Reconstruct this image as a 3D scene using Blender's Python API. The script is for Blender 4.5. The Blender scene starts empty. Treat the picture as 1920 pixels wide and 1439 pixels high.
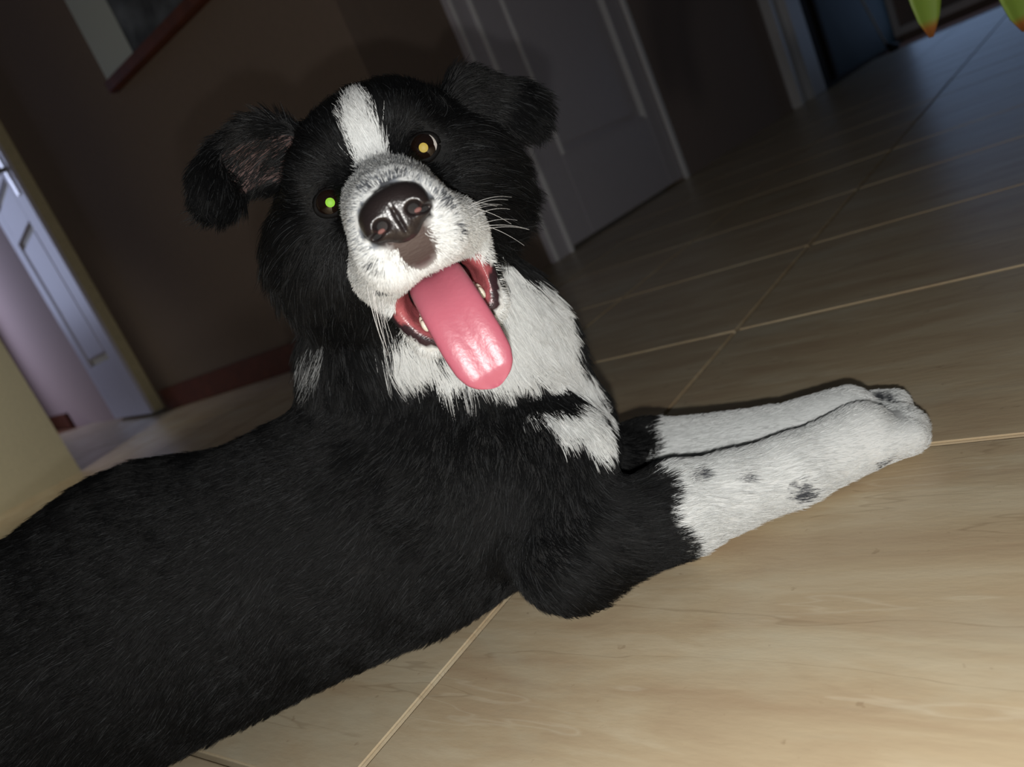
import bpy, bmesh, math, random
import numpy as np
from mathutils import Vector, Matrix
from mathutils.bvhtree import BVHTree
from mathutils.kdtree import KDTree

rng = np.random.default_rng(7)
random.seed(7)
scene = bpy.context.scene
C = scene.collection

# ------------------------------------------------------------------ camera
FW, FH = 1920, 1439
FOC = 1450.0                                   # focal length in photo pixels
ROLL, PITCH = math.radians(24.3), math.atan(1450 / 6120)
CAM = np.array([0, 0, .25])
_u = np.array([-math.sin(ROLL) * math.cos(PITCH), -math.cos(ROLL) * math.cos(PITCH), -math.sin(PITCH)])
_f = np.array([0, 0, 1.]) - _u * _u[2]; _f /= np.linalg.norm(_f)
_r = np.cross(_f, _u)
RW = np.stack([_r, _f, _u])                    # world <- photo axes (right, down, forward)

def ray(px, py):
    d = RW @ np.array([px - FW / 2, py - FH / 2, FOC])
    return d / np.linalg.norm(d)
def at_dist(px, py, d): return CAM + ray(px, py) * d
def on_z(px, py, z=0.):
    d = ray(px, py); return CAM + d * ((z - CAM[2]) / d[2])
def on_plane(px, py, p0, n):
    d = ray(px, py); return CAM + d * (np.dot(np.array(p0) - CAM, n) / np.dot(d, n))

cam = bpy.data.cameras.new('camera')
cam.sensor_fit = 'HORIZONTAL'; cam.sensor_width = 36; cam.lens = 36 * FOC / FW
cam.clip_start = .01
cam_o = bpy.data.objects.new('camera', cam); C.objects.link(cam_o)
_m = np.eye(4); _m[:3, 0] = RW[:, 0]; _m[:3, 1] = -RW[:, 1]; _m[:3, 2] = -RW[:, 2]; _m[:3, 3] = CAM
cam_o.matrix_world = Matrix(_m.tolist())
scene.camera = cam_o
cam.dof.use_dof = True; cam.dof.focus_distance = .42; cam.dof.aperture_fstop = 9

scene.view_settings.view_transform = 'Standard'
scene.view_settings.look = 'None'
scene.view_settings.gamma = 1
scene.view_settings.exposure = 0

# ------------------------------------------------------------------ light
world = bpy.data.worlds.new('dusk'); scene.world = world
world.use_nodes = True
world.node_tree.nodes['Background'].inputs[0].default_value = (.75, .85, 1, 1)
world.node_tree.nodes['Background'].inputs[1].default_value = .02

def lamp(name, kind, loc, energy, color, **kw):
    l = bpy.data.lights.new(name, kind); l.energy = energy; l.color = color
    for k, v in kw.items():
        if k != 'target': setattr(l, k, v)
    o = bpy.data.objects.new(name, l); C.objects.link(o); o.location = loc
    if 'target' in kw:
        o.rotation_euler = (Vector(kw['target']) - Vector(loc)).to_track_quat('-Z', 'Y').to_euler()
    return o
# the phone's torch beside its lens
flash_pos = CAM + RW @ np.array([.004, .026, .0])
lamp('phone_torch', 'POINT', flash_pos, 7.1, (1, .985, .95), shadow_soft_size=.004)

E1 = np.array([math.cos(math.radians(48.2)), math.sin(math.radians(48.2)), 0])   # tile joint / door wall direction
E2 = np.array([-E1[1], E1[0], 0])
A0 = np.array([.309, 2.265, 0])               # door wall, foot of the door's left edge
CORNER = np.array([-.008, 1.913, 0])
# daylight of the balcony window, right, and of the room at the left
_g = on_z(1860, 165); _d = ray(1860, 165) * np.array([1, 1, -1])       # where the floor mirrors the window
_wp = _g + _d * (np.dot(A0 + E1 * 5.6 - _g, E1) / np.dot(_d, E1))
lamp('window_daylight', 'AREA', tuple(_wp), 2.0, (.40, .60, 1), shape='RECTANGLE', size=.9, size_y=1.0,
     target=tuple(_wp - E1 * 2))
lamp('side_room_daylight', 'AREA', (-3.5, 4.66, 1.3), 15, (.60, .68, 1), shape='RECTANGLE', size=.9, size_y=1.4,
     target=(-1.6, 3.5, .6))

# added unseen fill left of the camera, brightening the cream wall
# added low fill well behind the camera, lifting the dim walls
lamp('rear_fill', 'POINT', (.10, -1.6, .14), 22, (1, .94, .88), shadow_soft_size=.06)
lamp('cream_wall_fill', 'AREA', (-1.45, 1.10, 1.25), 1.3, (1, .97, .86), shape='DISK', size=.25, spread=math.radians(65), target=(-1.75, 2.25, .15))

# ------------------------------------------------------------------ helpers
def setp(o, label=None, cat=None, group=None, kind=None):
    if label: o['label'] = label
    if cat: o['category'] = cat
    if group: o['group'] = group
    if kind: o['kind'] = kind
    return o
def link(name, me, mat=None, parent=None, smooth=False):
    o = bpy.data.objects.new(name, me); C.objects.link(o)
    if mat and not me.materials: me.materials.append(mat)
    if parent: o.parent = parent; o.matrix_parent_inverse = parent.matrix_world.inverted()
    if smooth: me.polygons.foreach_set('use_smooth', [True] * len(me.polygons))
    return o
def empty(name, loc=(0, 0, 0)):
    o = bpy.data.objects.new(name, None); C.objects.link(o); o.location = loc; o.empty_display_size = .05
    o.matrix_world = Matrix.Translation(loc)
    return o
def mesh(name, verts, faces):
    me = bpy.data.meshes.new(name); me.from_pydata([tuple(map(float, v)) for v in verts], [], [tuple(map(int, f)) for f in faces]); me.update()
    return me
def bm_mesh(name, bm):
    me = bpy.data.meshes.new(name); bm.to_mesh(me); bm.free(); return me
def box_frame(name, o, ax, ay, az, mat, parent=None, bevel=.0, seg=2):
    """box from corner o spanned by three vectors"""
    o, ax, ay, az = map(lambda v: np.array(v, float), (o, ax, ay, az))
    vs = [o, o + ax, o + ax + ay, o + ay]; vs += [v + az for v in vs]
    me = mesh(name, vs, [(0, 3, 2, 1), (4, 5, 6, 7), (0, 1, 5, 4), (1, 2, 6, 5), (2, 3, 7, 6), (3, 0, 4, 7)])
    bm = bmesh.new(); bm.from_mesh(me); bmesh.ops.recalc_face_normals(bm, faces=bm.faces)
    if bevel: bmesh.ops.bevel(bm, geom=bm.edges[:], offset=bevel, segments=seg, affect='EDGES')
    bm.to_mesh(me); bm.free()
    return link(name, me, mat, parent)

def nodes(name):
    m = bpy.data.materials.new(name); m.use_nodes = True
    nt = m.node_tree; return m, nt, nt.nodes['Principled BSDF']
def srgb(r, g, b):
    f = lambda c: ((c / 255 + .055) / 1.055) ** 2.4 if c / 255 > .04045 else c / 255 / 12.92
    return (f(r), f(g), f(b), 1)
def plain(name, col, rough=.5, spec=.5, noise=.0, scale=30, bump=0., **kw):
    m, nt, b = nodes(name)
    b.inputs['Roughness'].default_value = rough; b.inputs['Specular IOR Level'].default_value = spec
    for k, v in kw.items(): b.inputs[k].default_value = v
    if noise or bump:
        tc = nt.nodes.new('ShaderNodeTexCoord'); n = nt.nodes.new('ShaderNodeTexNoise'); n.inputs['Scale'].default_value = scale
        n.inputs['Detail'].default_value = 5
        nt.links.new(tc.outputs['Object'], n.inputs['Vector'])
    if noise:
        r = nt.nodes.new('ShaderNodeValToRGB')
        c = np.array(col[:3])
        r.color_ramp.elements[0].position = .3; r.color_ramp.elements[1].position = .7
        r.color_ramp.elements[0].color = (*np.clip(c * (1 - noise), 0, 1), 1); r.color_ramp.elements[1].color = (*np.clip(c * (1 + noise), 0, 1), 1)
        nt.links.new(n.outputs['Fac'], r.inputs[0]); nt.links.new(r.outputs[0], b.inputs['Base Color'])
    else: b.inputs['Base Color'].default_value = col
    if bump:
        bp = nt.nodes.new('ShaderNodeBump'); bp.inputs['Strength'].default_value = bump; bp.inputs['Distance'].default_value = .002
        nt.links.new(n.outputs['Fac'], bp.inputs['Height']); nt.links.new(bp.outputs[0], b.inputs['Normal'])
    return m

# ------------------------------------------------------------------ materials of the room
def tile_material():
    m, nt, b = nodes('stone_tile'); N, L = nt.nodes, nt.links
    geo = N.new('ShaderNodeNewGeometry'); oi = N.new('ShaderNodeObjectInfo')
    rot = N.new('ShaderNodeVectorRotate'); rot.rotation_type = 'Z_AXIS'; rot.inputs['Angle'].default_value = math.radians(41.8)
    L.new(geo.outputs['Position'], rot.inputs['Vector'])
    off = N.new('ShaderNodeVectorMath'); off.operation = 'ADD'
    rv = N.new('ShaderNodeVectorMath'); rv.operation = 'SCALE'; rv.inputs['Scale'].default_value = 6
    L.new(oi.outputs['Random'], rv.inputs[0]); L.new(rot.outputs[0], off.inputs[0]); L.new(rv.outputs[0], off.inputs[1])
    def noise(scale, stretch, detail, rough=.55, dist=0):
        mp = N.new('ShaderNodeMapping'); mp.inputs['Scale'].default_value = stretch; L.new(off.outputs[0], mp.inputs[0])
        n = N.new('ShaderNodeTexNoise'); n.inputs['Scale'].default_value = scale; n.inputs['Detail'].default_value = detail
        n.inputs['Roughness'].default_value = rough; n.inputs['Distortion'].default_value = dist
        L.new(mp.outputs[0], n.inputs['Vector']); return n
    n1 = noise(7, (1, 4.5, 1), 6, .6, .6)
    r1 = N.new('ShaderNodeValToRGB'); e = r1.color_ramp.elements
    e[0].position = .28; e[0].color = srgb(186, 162, 132); e[1].position = .72; e[1].color = srgb(214, 199, 170)
    x = r1.color_ramp.elements.new(.5); x.color = srgb(200, 180, 148)
    L.new(n1.outputs['Fac'], r1.inputs[0])
    # pale grey-green clouds
    n2 = noise(5, (1, 2.2, 1), 5, .6, .3)
    r2 = N.new('ShaderNodeValToRGB'); r2.color_ramp.elements[0].position = .52; r2.color_ramp.elements[1].position = .74
    r2.color_ramp.elements[1].color = (.55, .55, .55, 1)
    L.new(n2.outputs['Fac'], r2.inputs[0])
    mx = N.new('ShaderNodeMix'); mx.data_type = 'RGBA'; mx.inputs['B'].default_value = srgb(208, 203, 180)
    L.new(r2.outputs[0], mx.inputs['Factor']); L.new(r1.outputs[0], mx.inputs['A'])
    # thin veins: light and dark
    def vein(src, pos, w, col, fac):
        r = N.new('ShaderNodeValToRGB'); q = r.color_ramp.elements
        q[0].position = pos - w; q[0].color = (0, 0, 0, 1); q[1].position = pos + w; q[1].color = (0, 0, 0, 1)
        z = q.new(pos); z.color = (fac, fac, fac, 1)
        L.new(src.outputs['Fac'], r.inputs[0])
        k = N.new('ShaderNodeMix'); k.data_type = 'RGBA'; k.inputs['B'].default_value = col
        L.new(r.outputs[0], k.inputs['Factor']); return k
    n3 = noise(2.6, (1, 8, 1), 4, .5, .1)
    v1 = vein(n3, .57, .006, srgb(228, 216, 190), .32); L.new(mx.outputs['Result'], v1.inputs['A'])
    n4 = noise(2.2, (1, 9, 1), 4, .5, .1)
    v2 = vein(n4, .47, .005, srgb(140, 116, 90), .42); L.new(v1.outputs['Result'], v2.inputs['A'])
    # specks
    n5 = noise(120, (1, 1, 1), 2)
    r5 = N.new('ShaderNodeValToRGB'); r5.color_ramp.elements[0].position = .70; r5.color_ramp.elements[1].position = .76
    r5.color_ramp.elements[1].color = (.35, .35, .35, 1); L.new(n5.outputs['Fac'], r5.inputs[0])
    k = N.new('ShaderNodeMix'); k.data_type = 'RGBA'; k.inputs['B'].default_value = srgb(140, 112, 84)
    L.new(r5.outputs[0], k.inputs['Factor']); L.new(v2.outputs['Result'], k.inputs['A'])
    L.new(k.outputs['Result'], b.inputs['Base Color'])
    b.inputs['Roughness'].default_value = .34; b.inputs['Specular IOR Level'].default_value = .25
    n6 = noise(60, (1, 3, 1), 6)
    bp = N.new('ShaderNodeBump'); bp.inputs['Strength'].default_value = .12; bp.inputs['Distance'].default_value = .002
    L.new(n6.outputs['Fac'], bp.inputs['Height']); L.new(bp.outputs[0], b.inputs['Normal'])
    return m
M_tile = tile_material()
M_grout = plain('grout', srgb(138, 92, 66), .9, .2, .25, 400, .4)
M_wall = plain('painted_wall', srgb(150, 136, 130), .85, .2, .03, 60, .25)
M_wall_brown = plain('brown_wall', srgb(130, 115, 104), .85, .2, .03, 60, .25)
M_wall_cream = plain('cream_wall', srgb(206, 198, 170), .85, .2, .03, 120, .5)
M_wall_pink = plain('rose_wall', srgb(190, 166, 160), .85, .2, .03, 60, .2)
M_door = plain('grey_white_door_paint', srgb(196, 192, 200), .42, .45, .02, 40, .1)
M_wood = plain('red_brown_wood', srgb(100, 52, 34), .45, .4, .25, 25, .1)
M_frame_white = plain('white_frame_paint', srgb(226, 226, 228), .5, .4, .02, 40)
M_dark = plain('dark_brown_panel', srgb(58, 48, 38), .8, .1, .15, 20)
M_teal = plain('dark_teal_panel', srgb(44, 58, 60), .7, .15, .12, 20)
M_metal = plain('brushed_metal', srgb(200, 198, 190), .3, .5, **{'Metallic': .9})
M_rubber = plain('black_rubber', srgb(22, 26, 30), .6, .3)

# ------------------------------------------------------------------ floor: tiles in their joints
TS, JW = .322, .0042
G0 = on_z(1380, 620)                            # a joint crossing seen right of the head
fl = mesh('floor', [(-7, -2.5, -.012), (7, -2.5, -.012), (7, 9, -.012), (-7, 9, -.012)], [(0, 1, 2, 3)])
floor = setp(link('floor', fl, M_grout), 'beige stone tiled floor with reddish brown joints', kind='structure')
bm = bmesh.new(); bmesh.ops.create_cube(bm, size=1)
for v in bm.verts: v.co = Vector((v.co.x * (TS - JW), v.co.y * (TS - JW), v.co.z * .0105))
bmesh.ops.bevel(bm, geom=[e for e in bm.edges if all(v.co.z > 0 for v in e.verts)], offset=.0012, segments=2, affect='EDGES')
tile_me = bm_mesh('tile', bm); tile_me.materials.append(M_tile)
cand = []
for i in range(-16, 17):
    for j in range(-16, 17):
        c = G0 + E1 * (i + .5) * TS + E2 * (j + .5) * TS
        q = RW.T @ (c - CAM)
        if c[1] < -.35: continue
        d = np.linalg.norm(c[:2] - np.array([0, .4]))
        # inside the room only: in front of the two walls
        if np.dot(c - A0, E2) > .3 and np.dot(c - CORNER, E1) > .2: continue
        ok = q[2] > .05 and abs(q[0] / q[2]) * FOC < 1500 and -1300 < q[1] / q[2] * FOC < 1500
        if ok or d < .9: cand.append((d, c))
cand.sort(key=lambda t: t[0])
for d, c in cand[:295]:
    t = bpy.data.objects.new('tile', tile_me); C.objects.link(t); t.parent = floor
    t.location = (c[0], c[1], -.00525 + rng.normal() * .0002)
    t.rotation_euler = (rng.normal() * .0006, rng.normal() * .0006, math.radians(48.2) + random.choice([0, math.pi]))
M_tile_far = M_tile
# tiles too far to tell apart
far = cand[295:]
if far:
    vs, fs = [], []
    for d, c in far:
        a = (TS - JW) / 2; b0 = len(vs)
        for sx, sy in ((-1, -1), (1, -1), (1, 1), (-1, 1)): vs.append(c + E1 * sx * a + E2 * sy * a)
        fs.append((b0, b0 + 1, b0 + 2, b0 + 3))
    setp(link('far_tiles', mesh('far_tiles', vs, fs), M_tile, floor), kind='stuff')

# ------------------------------------------------------------------ walls
ZV = np.array([0, 0, 1.])
WH = 2.5
N1 = -E2                                        # towards the room from the door wall
N2 = -E1                                        # towards the room from the picture wall (its plane holds E2)
def wall(name, p, d, length, height, mat, thick=.1, nrm=None, z0=-.012, label=None):
    o = box_frame(name, np.array(p) + ZV * z0, d * length, -nrm * thick, ZV * (height - z0), mat)
    return setp(o, label, kind='structure')
S = lambda s: A0 + E1 * s
# door wall split around the door opening
sL, sR = -.0, .927
corner_s = float(np.dot(CORNER - A0, E1))
wall_right = wall('wall_right', S(corner_s + .1), E1, sL - .19 - corner_s, WH, M_wall_brown, nrm=N1, label='dim brownish painted wall holding the panelled door')
box_frame('wall_section', S(sR) - ZV * .012, E1 * (2.40 - sR), -N1 * .1, ZV * (WH + .012), M_wall, wall_right)
box_frame('wall_section', S(sL - .09) + ZV * 2.1, E1 * (sR - sL + .09), -N1 * .1, ZV * .4, M_wall, wall_right)
wall_left = wall('wall_left', CORNER, E2, 1.72, WH, M_wall_brown, nrm=N2, label='dark brown wall behind the dog with a framed picture')

# panelled door in the door wall
door = setp(empty('door_1', tuple(S(sL))), 'grey panelled door right of the dog, closed', kind='structure')
def wbox(name, s0, s1, z0, z1, d0, d1, mat, parent, bevel=.0):   # box on the door wall, d = distance out of it
    return box_frame(name, S(s0) + ZV * z0 + N1 * d0, E1 * (s1 - s0), N1 * (d1 - d0), ZV * (z1 - z0), mat, parent, bevel)
PL, PR, PB = .165, .785, .262                     # panel opening in the leaf
wbox('leaf', sL + .004, sR - .03, .012, 2.03, -.05, -.018, M_door, door)
wbox('stile', sL + .004, PL, .012, 2.03, -.018, .0, M_door, door, .002)
wbox('stile', PR, sR - .03, .012, 2.03, -.018, .0, M_door, door, .002)
wbox('rail', PL, PR, .012, PB, -.018, .0, M_door, door, .002)
wbox('rail', PL, PR, 1.85, 2.03, -.018, .0, M_door, door, .002)
wbox('panel', PL + .03, PR - .03, PB + .03, 1.82, -.018, -.006, M_door, door, .004)
for (a, b_) in ((PL, PL + .016), (PR - .016, PR)):
    wbox('moulding', a, b_, PB, 1.85, -.016, .006, M_frame_white, door, .004)
wbox('moulding', PL + .016, PR - .016, PB, PB + .012, -.016, .004, M_door, door, .004)
casing = setp(empty('trim_1', tuple(S(sL - .1))), 'pale door casing left of the grey panelled door', kind='structure')
wbox('casing_board', sL - .105, sL - .008, 0, 2.13, .0, .018, M_door, casing, .003)
wbox('casing_bead', sL - .024, sL - .006, 0, 2.1, .018, .030, M_frame_white, casing, .004)
wbox('casing_bead', sL - .105, sL - .088, 0, 2.13, .018, .026, M_frame_white, casing, .004)
casing2 = setp(empty('trim_2', tuple(S(sR))), 'thin pale casing strip right of the grey panelled door', kind='structure')
wbox('casing_strip', sR - .028, sR, 0, 2.1, .0, .016, M_frame_white, casing2, .003)

# white frame and dark glass door further along the door wall
f0, f1 = 2.40, 2.98
fr = setp(empty('door_2', tuple(S(f0))), 'white framed dark balcony door at the top right', kind='structure')
wbox('casing_bead', f0, f0 + .06, 0, 2.2, .0, .05, M_frame_white, fr, .006)
wbox('frame_board', f0 + .06, f0 + .26, 0, 2.2, -.02, .015, M_frame_white, fr, .004)
wbox('frame_post', f0 + .26, f1 - .05, 0, 2.2, -.02, .05, M_frame_white, fr, .008)
wbox('frame_seal', f1 - .05, f1 - .02, 0, 2.2, -.02, .03, M_dark, fr)
wbox('frame_lip', f1 - .02, f1 + .03, 0, 2.2, -.02, .02, M_frame_white, fr, .003)
wbox('wood_panel', f1 + .03, f1 + .42, 0.02, 2.2, -.05, -.02, M_dark, fr)
wbox('wood_stile', f1 + .42, f1 + .50, 0.02, 2.2, -.05, .0, M_dark, fr, .003)
wbox('teal_panel', f1 + .50, f1 + 2.6, 0.02, 2.2, -.05, -.02, M_teal, fr)
wbox('threshold', f1 + .03, f1 + 2.6, 0.0, .02, -.06, .03, M_dark, fr, .003)
wall_far = wall('wall_far', S(f1 + 2.7) - N1 * .1, N1, 4.6, WH + .6, M_wall, nrm=-E1, label='end wall with the window beyond the balcony door')
win = setp(empty('window_1', tuple(_wp)), 'daylit window in the end wall at the far right', kind='structure')
for a_, b_, c_, d_ in ((-.5, .5, -.56, -.5), (-.5, .5, .5, .56), (-.56, -.5, -.56, .56), (.5, .56, -.56, .56)):
    box_frame('window_frame', _wp + E1 * .0 + N1 * a_ + ZV * c_, N1 * (b_ - a_), E1 * .1, ZV * (d_ - c_), M_frame_white, win, .004)

# end wall with the bright window (outside the frame; it lights the floor)
# leaning rod in front of the dark panel
def tube(name, pts, rad, mat, parent=None, seg=10, caps=True):
    pts = [np.array(p, float) for p in pts]; rad = rad if hasattr(rad, '__len__') else [rad] * len(pts)
    vs, fs = [], []
    up = np.array([.3, .2, .93])
    for i, p in enumerate(pts):
        t = pts[min(i + 1, len(pts) - 1)] - pts[max(i - 1, 0)]; t /= np.linalg.norm(t)
        a = np.cross(t, up); a /= np.linalg.norm(a); b_ = np.cross(t, a)
        for k in range(seg):
            an = 2 * math.pi * k / seg; vs.append(p + rad[i] * (a * math.cos(an) + b_ * math.sin(an)))
    for i in range(len(pts) - 1):
        for k in range(seg):
            fs.append((i * seg + k, i * seg + (k + 1) % seg, (i + 1) * seg + (k + 1) % seg, (i + 1) * seg + k))
    if caps:
        fs.append(tuple(range(seg))[::-1]); fs.append(tuple((len(pts) - 1) * seg + k for k in range(seg)))
    return link(name, mesh(name, vs, fs), mat, parent, True)
PLN = S(0) + N1 * .12
q0 = on_plane(1664, 88, PLN, N1); q1 = on_plane(1608, -15, PLN, N1)
q0f = np.array([q0[0], q0[1], 0]) + N1 * .06
qd = (q1 - q0) / np.linalg.norm(q1 - q0)
rod = setp(empty('floor_broom', tuple(q0f)), 'thin pale stick with a dark foot leaning by the balcony door', 'broom')
tube('stick', [q0, q0 + (q1 - q0) * .5, q0 + qd * 1.25 - N1 * .0], .008, M_frame_white, rod)
tube('foot', [q0f + ZV * .004, q0f * .45 + q0 * .55, q0 + qd * .03], [.035, .03, .012], M_rubber, rod)

# ------------------------------------------------------------------ left: open door leaf, side room
LB = np.array([-1.27, 3.05, 0.])
ldir = np.array([math.cos(math.radians(125)), math.sin(math.radians(125)), 0]); lnrm = np.array([ldir[1], -ldir[0], 0]) * -1  # face to the left
ld = setp(empty('door_2', tuple(LB)), 'white panelled door standing open at the left', kind='structure')
ld.name = 'door_3'
LT = .058
def lbox(name, s0, s1, z0, z1, d0, d1, mat, bevel=0, parent=None):
    return box_frame(name, LB + ldir * s0 + ZV * z0 + lnrm * d0, ldir * (s1 - s0), lnrm * (d1 - d0), ZV * (z1 - z0), mat, parent or ld, bevel)
M_leaf = plain('white_door_leaf', srgb(214, 210, 220), .45, .4, .02, 40)
M_leaf_edge = plain('unpainted_leaf_edge', srgb(200, 188, 150), .6, .3, .08, 60)
LW = .74
lbox('leaf_core', 0, LW, .015, 2.03, .006, LT - .014, M_leaf_edge)
lbox('stile', .0, .17, .015, 2.03, LT - .014, LT, M_leaf, .002)
lbox('stile', LW - .13, LW, .015, 2.03, LT - .014, LT, M_leaf, .002)
for z0, z1 in ((.015, .27), (.855, 1.0), (1.84, 2.03)): lbox('rail', .17, LW - .13, z0, z1, LT - .014, LT, M_leaf, .002)
for z0, z1 in ((.27, .855), (1.0, 1.84)):
    lbox('panel', .20, LW - .16, z0 + .03, z1 - .03, LT - .014, LT - .003, M_leaf, .006)
hnd = lbox('handle_plate', .05, .09, .93, 1.12, LT, LT + .006, M_metal, .002)
hb = LB + ldir * .07 + lnrm * LT + ZV * 1.03
tube('handle', [hb, hb + lnrm * .045, hb + lnrm * .055 + ldir * .02, hb + lnrm * .055 + ldir * .12], [.009, .009, .009, .008], M_metal, ld)
hb2 = LB + ldir * .07 - lnrm * -.006 + ZV * 1.03
tube('handle', [hb2, hb2 - lnrm * .045, hb2 - lnrm * .055 + ldir * .02, hb2 - lnrm * .05 - ldir * .03 + ZV * .01], [.009, .009, .009, .008], M_metal, ld)

# near left wall end and the side room beyond
PE = on_z(152, 884)
wall_near = wall('wall_near', PE - E1 * 2.6, E1, 2.6, WH, M_wall_cream, nrm=N1, label='cream wall end at the far left behind the dog', thick=.09)
wall_back = wall('wall_back', LB + ldir * (LW + .012) + lnrm * .03, ldir, 2.55, WH, M_wall_pink, nrm=lnrm, label='pinkish daylit wall of the passage at the left')
EW = LB + ldir * (LW + 2.57) + lnrm * .03
wall_end = wall('wall_end', EW, lnrm, 3.0, WH, M_wall_pink, nrm=-ldir, label='pinkish end wall of the passage at the left')
setp(box_frame('baseboard_back', EW - ldir * 1.1 + lnrm * .0005, ldir * 1.0, lnrm * .02, ZV * .09, M_wood), 'red-brown baseboard of the pinkish wall', kind='structure')
setp(box_frame('trim_3', EW - ldir * .045 + lnrm * .10, lnrm * .16, ldir * .044, ZV * 2.1, M_wall_cream), 'pale upright trim strip at the end of the pinkish wall', kind='structure')
setp(box_frame('baseboard_left', CORNER - E1 * .0005, E2 * 1.65, -E1 * .014, ZV * .085, M_wood, None, .003), 'dark red-brown baseboard along the wall behind the dog', kind='structure')

# framed picture on the wall behind the dog
pc = on_plane(222, 174, CORNER, N2)
def pbox(name, s0, s1, z0, z1, d0, d1, mat, parent, bevel=0):
    return box_frame(name, pc - E2 * s0 + ZV * z0 + N2 * d0, -E2 * (s1 - s0), N2 * (d1 - d0), ZV * (z1 - z0), mat, parent, bevel)
pic = setp(empty('framed_picture', tuple(pc)), 'wood framed grey picture with pale border hanging on the brown wall', 'picture')
M_mat = plain('pale_mount', srgb(206, 216, 213), .35, .5)
def print_material():
    m, nt, b = nodes('grey_print'); N, L = nt.nodes, nt.links
    tc = N.new('ShaderNodeTexCoord'); n = N.new('ShaderNodeTexNoise'); n.inputs['Scale'].default_value = 9; n.inputs['Detail'].default_value = 6
    L.new(tc.outputs['Object'], n.inputs['Vector']); r = N.new('ShaderNodeValToRGB'); e = r.color_ramp.elements
    e[0].position = .35; e[0].color = srgb(52, 54, 58); e[1].position = .68; e[1].color = srgb(126, 134, 144)
    L.new(n.outputs['Fac'], r.inputs[0]); L.new(r.outputs[0], b.inputs['Base Color']); b.inputs['Roughness'].default_value = .3
    return m
M_print = print_material()
PWd, PHt = .62, .8
pbox('backing', .0, PWd, .0, PHt, .001, .012, M_wood, pic)
pbox('mount', .004, .185, .03, PHt - .01, .012, .016, M_mat, pic)
pbox('mount', .185, PWd - .004, PHt - .1, PHt - .01, .012, .016, M_mat, pic)
pbox('print', .185, PWd - .03, .03, PHt - .1, .012, .015, M_print, pic)
pbox('frame_rail', .0, PWd, .0, .035, .012, .03, M_wood, pic, .004)
pbox('frame_rail', .0, PWd, PHt - .02, PHt, .012, .03, M_wood, pic, .004)
pbox('frame_stile', PWd - .03, PWd, .035, PHt - .02, .012, .03, M_wood, pic, .004)

#DOG_START
# ------------------------------------------------------------------ the dog: one continuous surface from a distance field
EYE_MID = at_dist(701, 328, .42)
def unit(v): v = np.array(v, float); return v / np.linalg.norm(v)
def head_axes(a, b_):
    F_ = unit([a, -1, b_])                      # where the muzzle points
    X_ = unit(RW @ np.array([.862, -.507, 0.])); X_ = unit(X_ - F_ * np.dot(X_, F_))
    return np.stack([X_, -F_, np.cross(X_, -F_)], 1)
def pix(p):
    q = RW.T @ (np.array(p) - CAM); return q[:2] / q[2] * FOC + np.array([FW / 2, FH / 2])
hp = np.zeros(2)
for _ in range(8):                              # turn the head until the nose lies on its line of sight
    res = lambda h: pix(EYE_MID + head_axes(*h) @ np.array([0, -.085, -.027])) - np.array([742, 402])
    r0 = res(hp); J = np.stack([(res(hp + np.eye(2)[i] * 1e-3) - r0) / 1e-3 for i in range(2)], 1)
    hp = hp - np.linalg.solve(J, r0)
HM = head_axes(*hp); HX, HF, HU = HM[:, 0], -HM[:, 1], HM[:, 2]
print('head turn', hp)
def hw(p): return EYE_MID + HM @ np.array(p, float)
def hv(v): return HM @ np.array(v, float)
def to_head(P): return (P - EYE_MID) @ HM

prims = []
def cap(a, b, ra, rb, k=.015, ln=.012, flow=(-1, 0, -.3), tag='body', op='add'):
    prims.append(dict(t='cap', a=np.array(a, float), b=np.array(b, float), ra=ra, rb=rb, k=k, len=ln, flow=unit(flow), tag=tag, op=op))
def ell(c, r, k=.015, ln=.012, flow=(-1, 0, -.3), rot=None, tag='body', op='add'):
    prims.append(dict(t='ell', c=np.array(c, float), r=np.array(r, float), rot=np.eye(3) if rot is None else rot, k=k, len=ln, flow=unit(flow), tag=tag, op=op))
def hcap(a, b, ra, rb, k=.008, ln=.008, flow=(0, 1, 0), tag='head', op='add'): cap(hw(a), hw(b), ra, rb, k, ln, hv(flow), tag, op)
def hell(c, r, k=.008, ln=.008, flow=(0, 1, 0), rot=None, tag='head', op='add'):
    ell(hw(c), r, k, ln, hv(flow), HM if rot is None else HM @ rot, tag, op)

# trunk
ell((-.10, .520, .080), (.15, .089, .087), ln=.012, flow=(-1, -.1, -.25))
cap((-.12, .518, .079), (-.37, .508, .080), .087, .091, .02, .012, (-1, -.1, -.2))
ell((-.285, .530, .118), (.075, .055, .062), .03, .020, (-1, 0, .1))
ell((-.41, .515, .088), (.10, .088, .080), .02, .018, (-1, 0, -.2))
ell((-.015, .530, .095), (.062, .068, .082), .02, .026, (.1, -.15, -1), tag='chest')
# shoulders, neck
ell((-.045, .482, .095), (.062, .045, .066), .02, .014, (-.5, -.15, -1))
ell((-.045, .575, .100), (.06, .040, .065), .02, .014, (-.5, .15, -1))
cap((-.040, .535, .135), (-.022, .490, .235), .064, .050, .025, .030, (-.15, -.35, -1), tag='neck')
ell((-.080, .535, .165), (.048, .050, .062), .03, .032, (-.6, -.2, -1), tag='neck')
ell((.000, .512, .155), (.046, .052, .062), .02, .030, (.3, -.25, -1), tag='neck')
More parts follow.
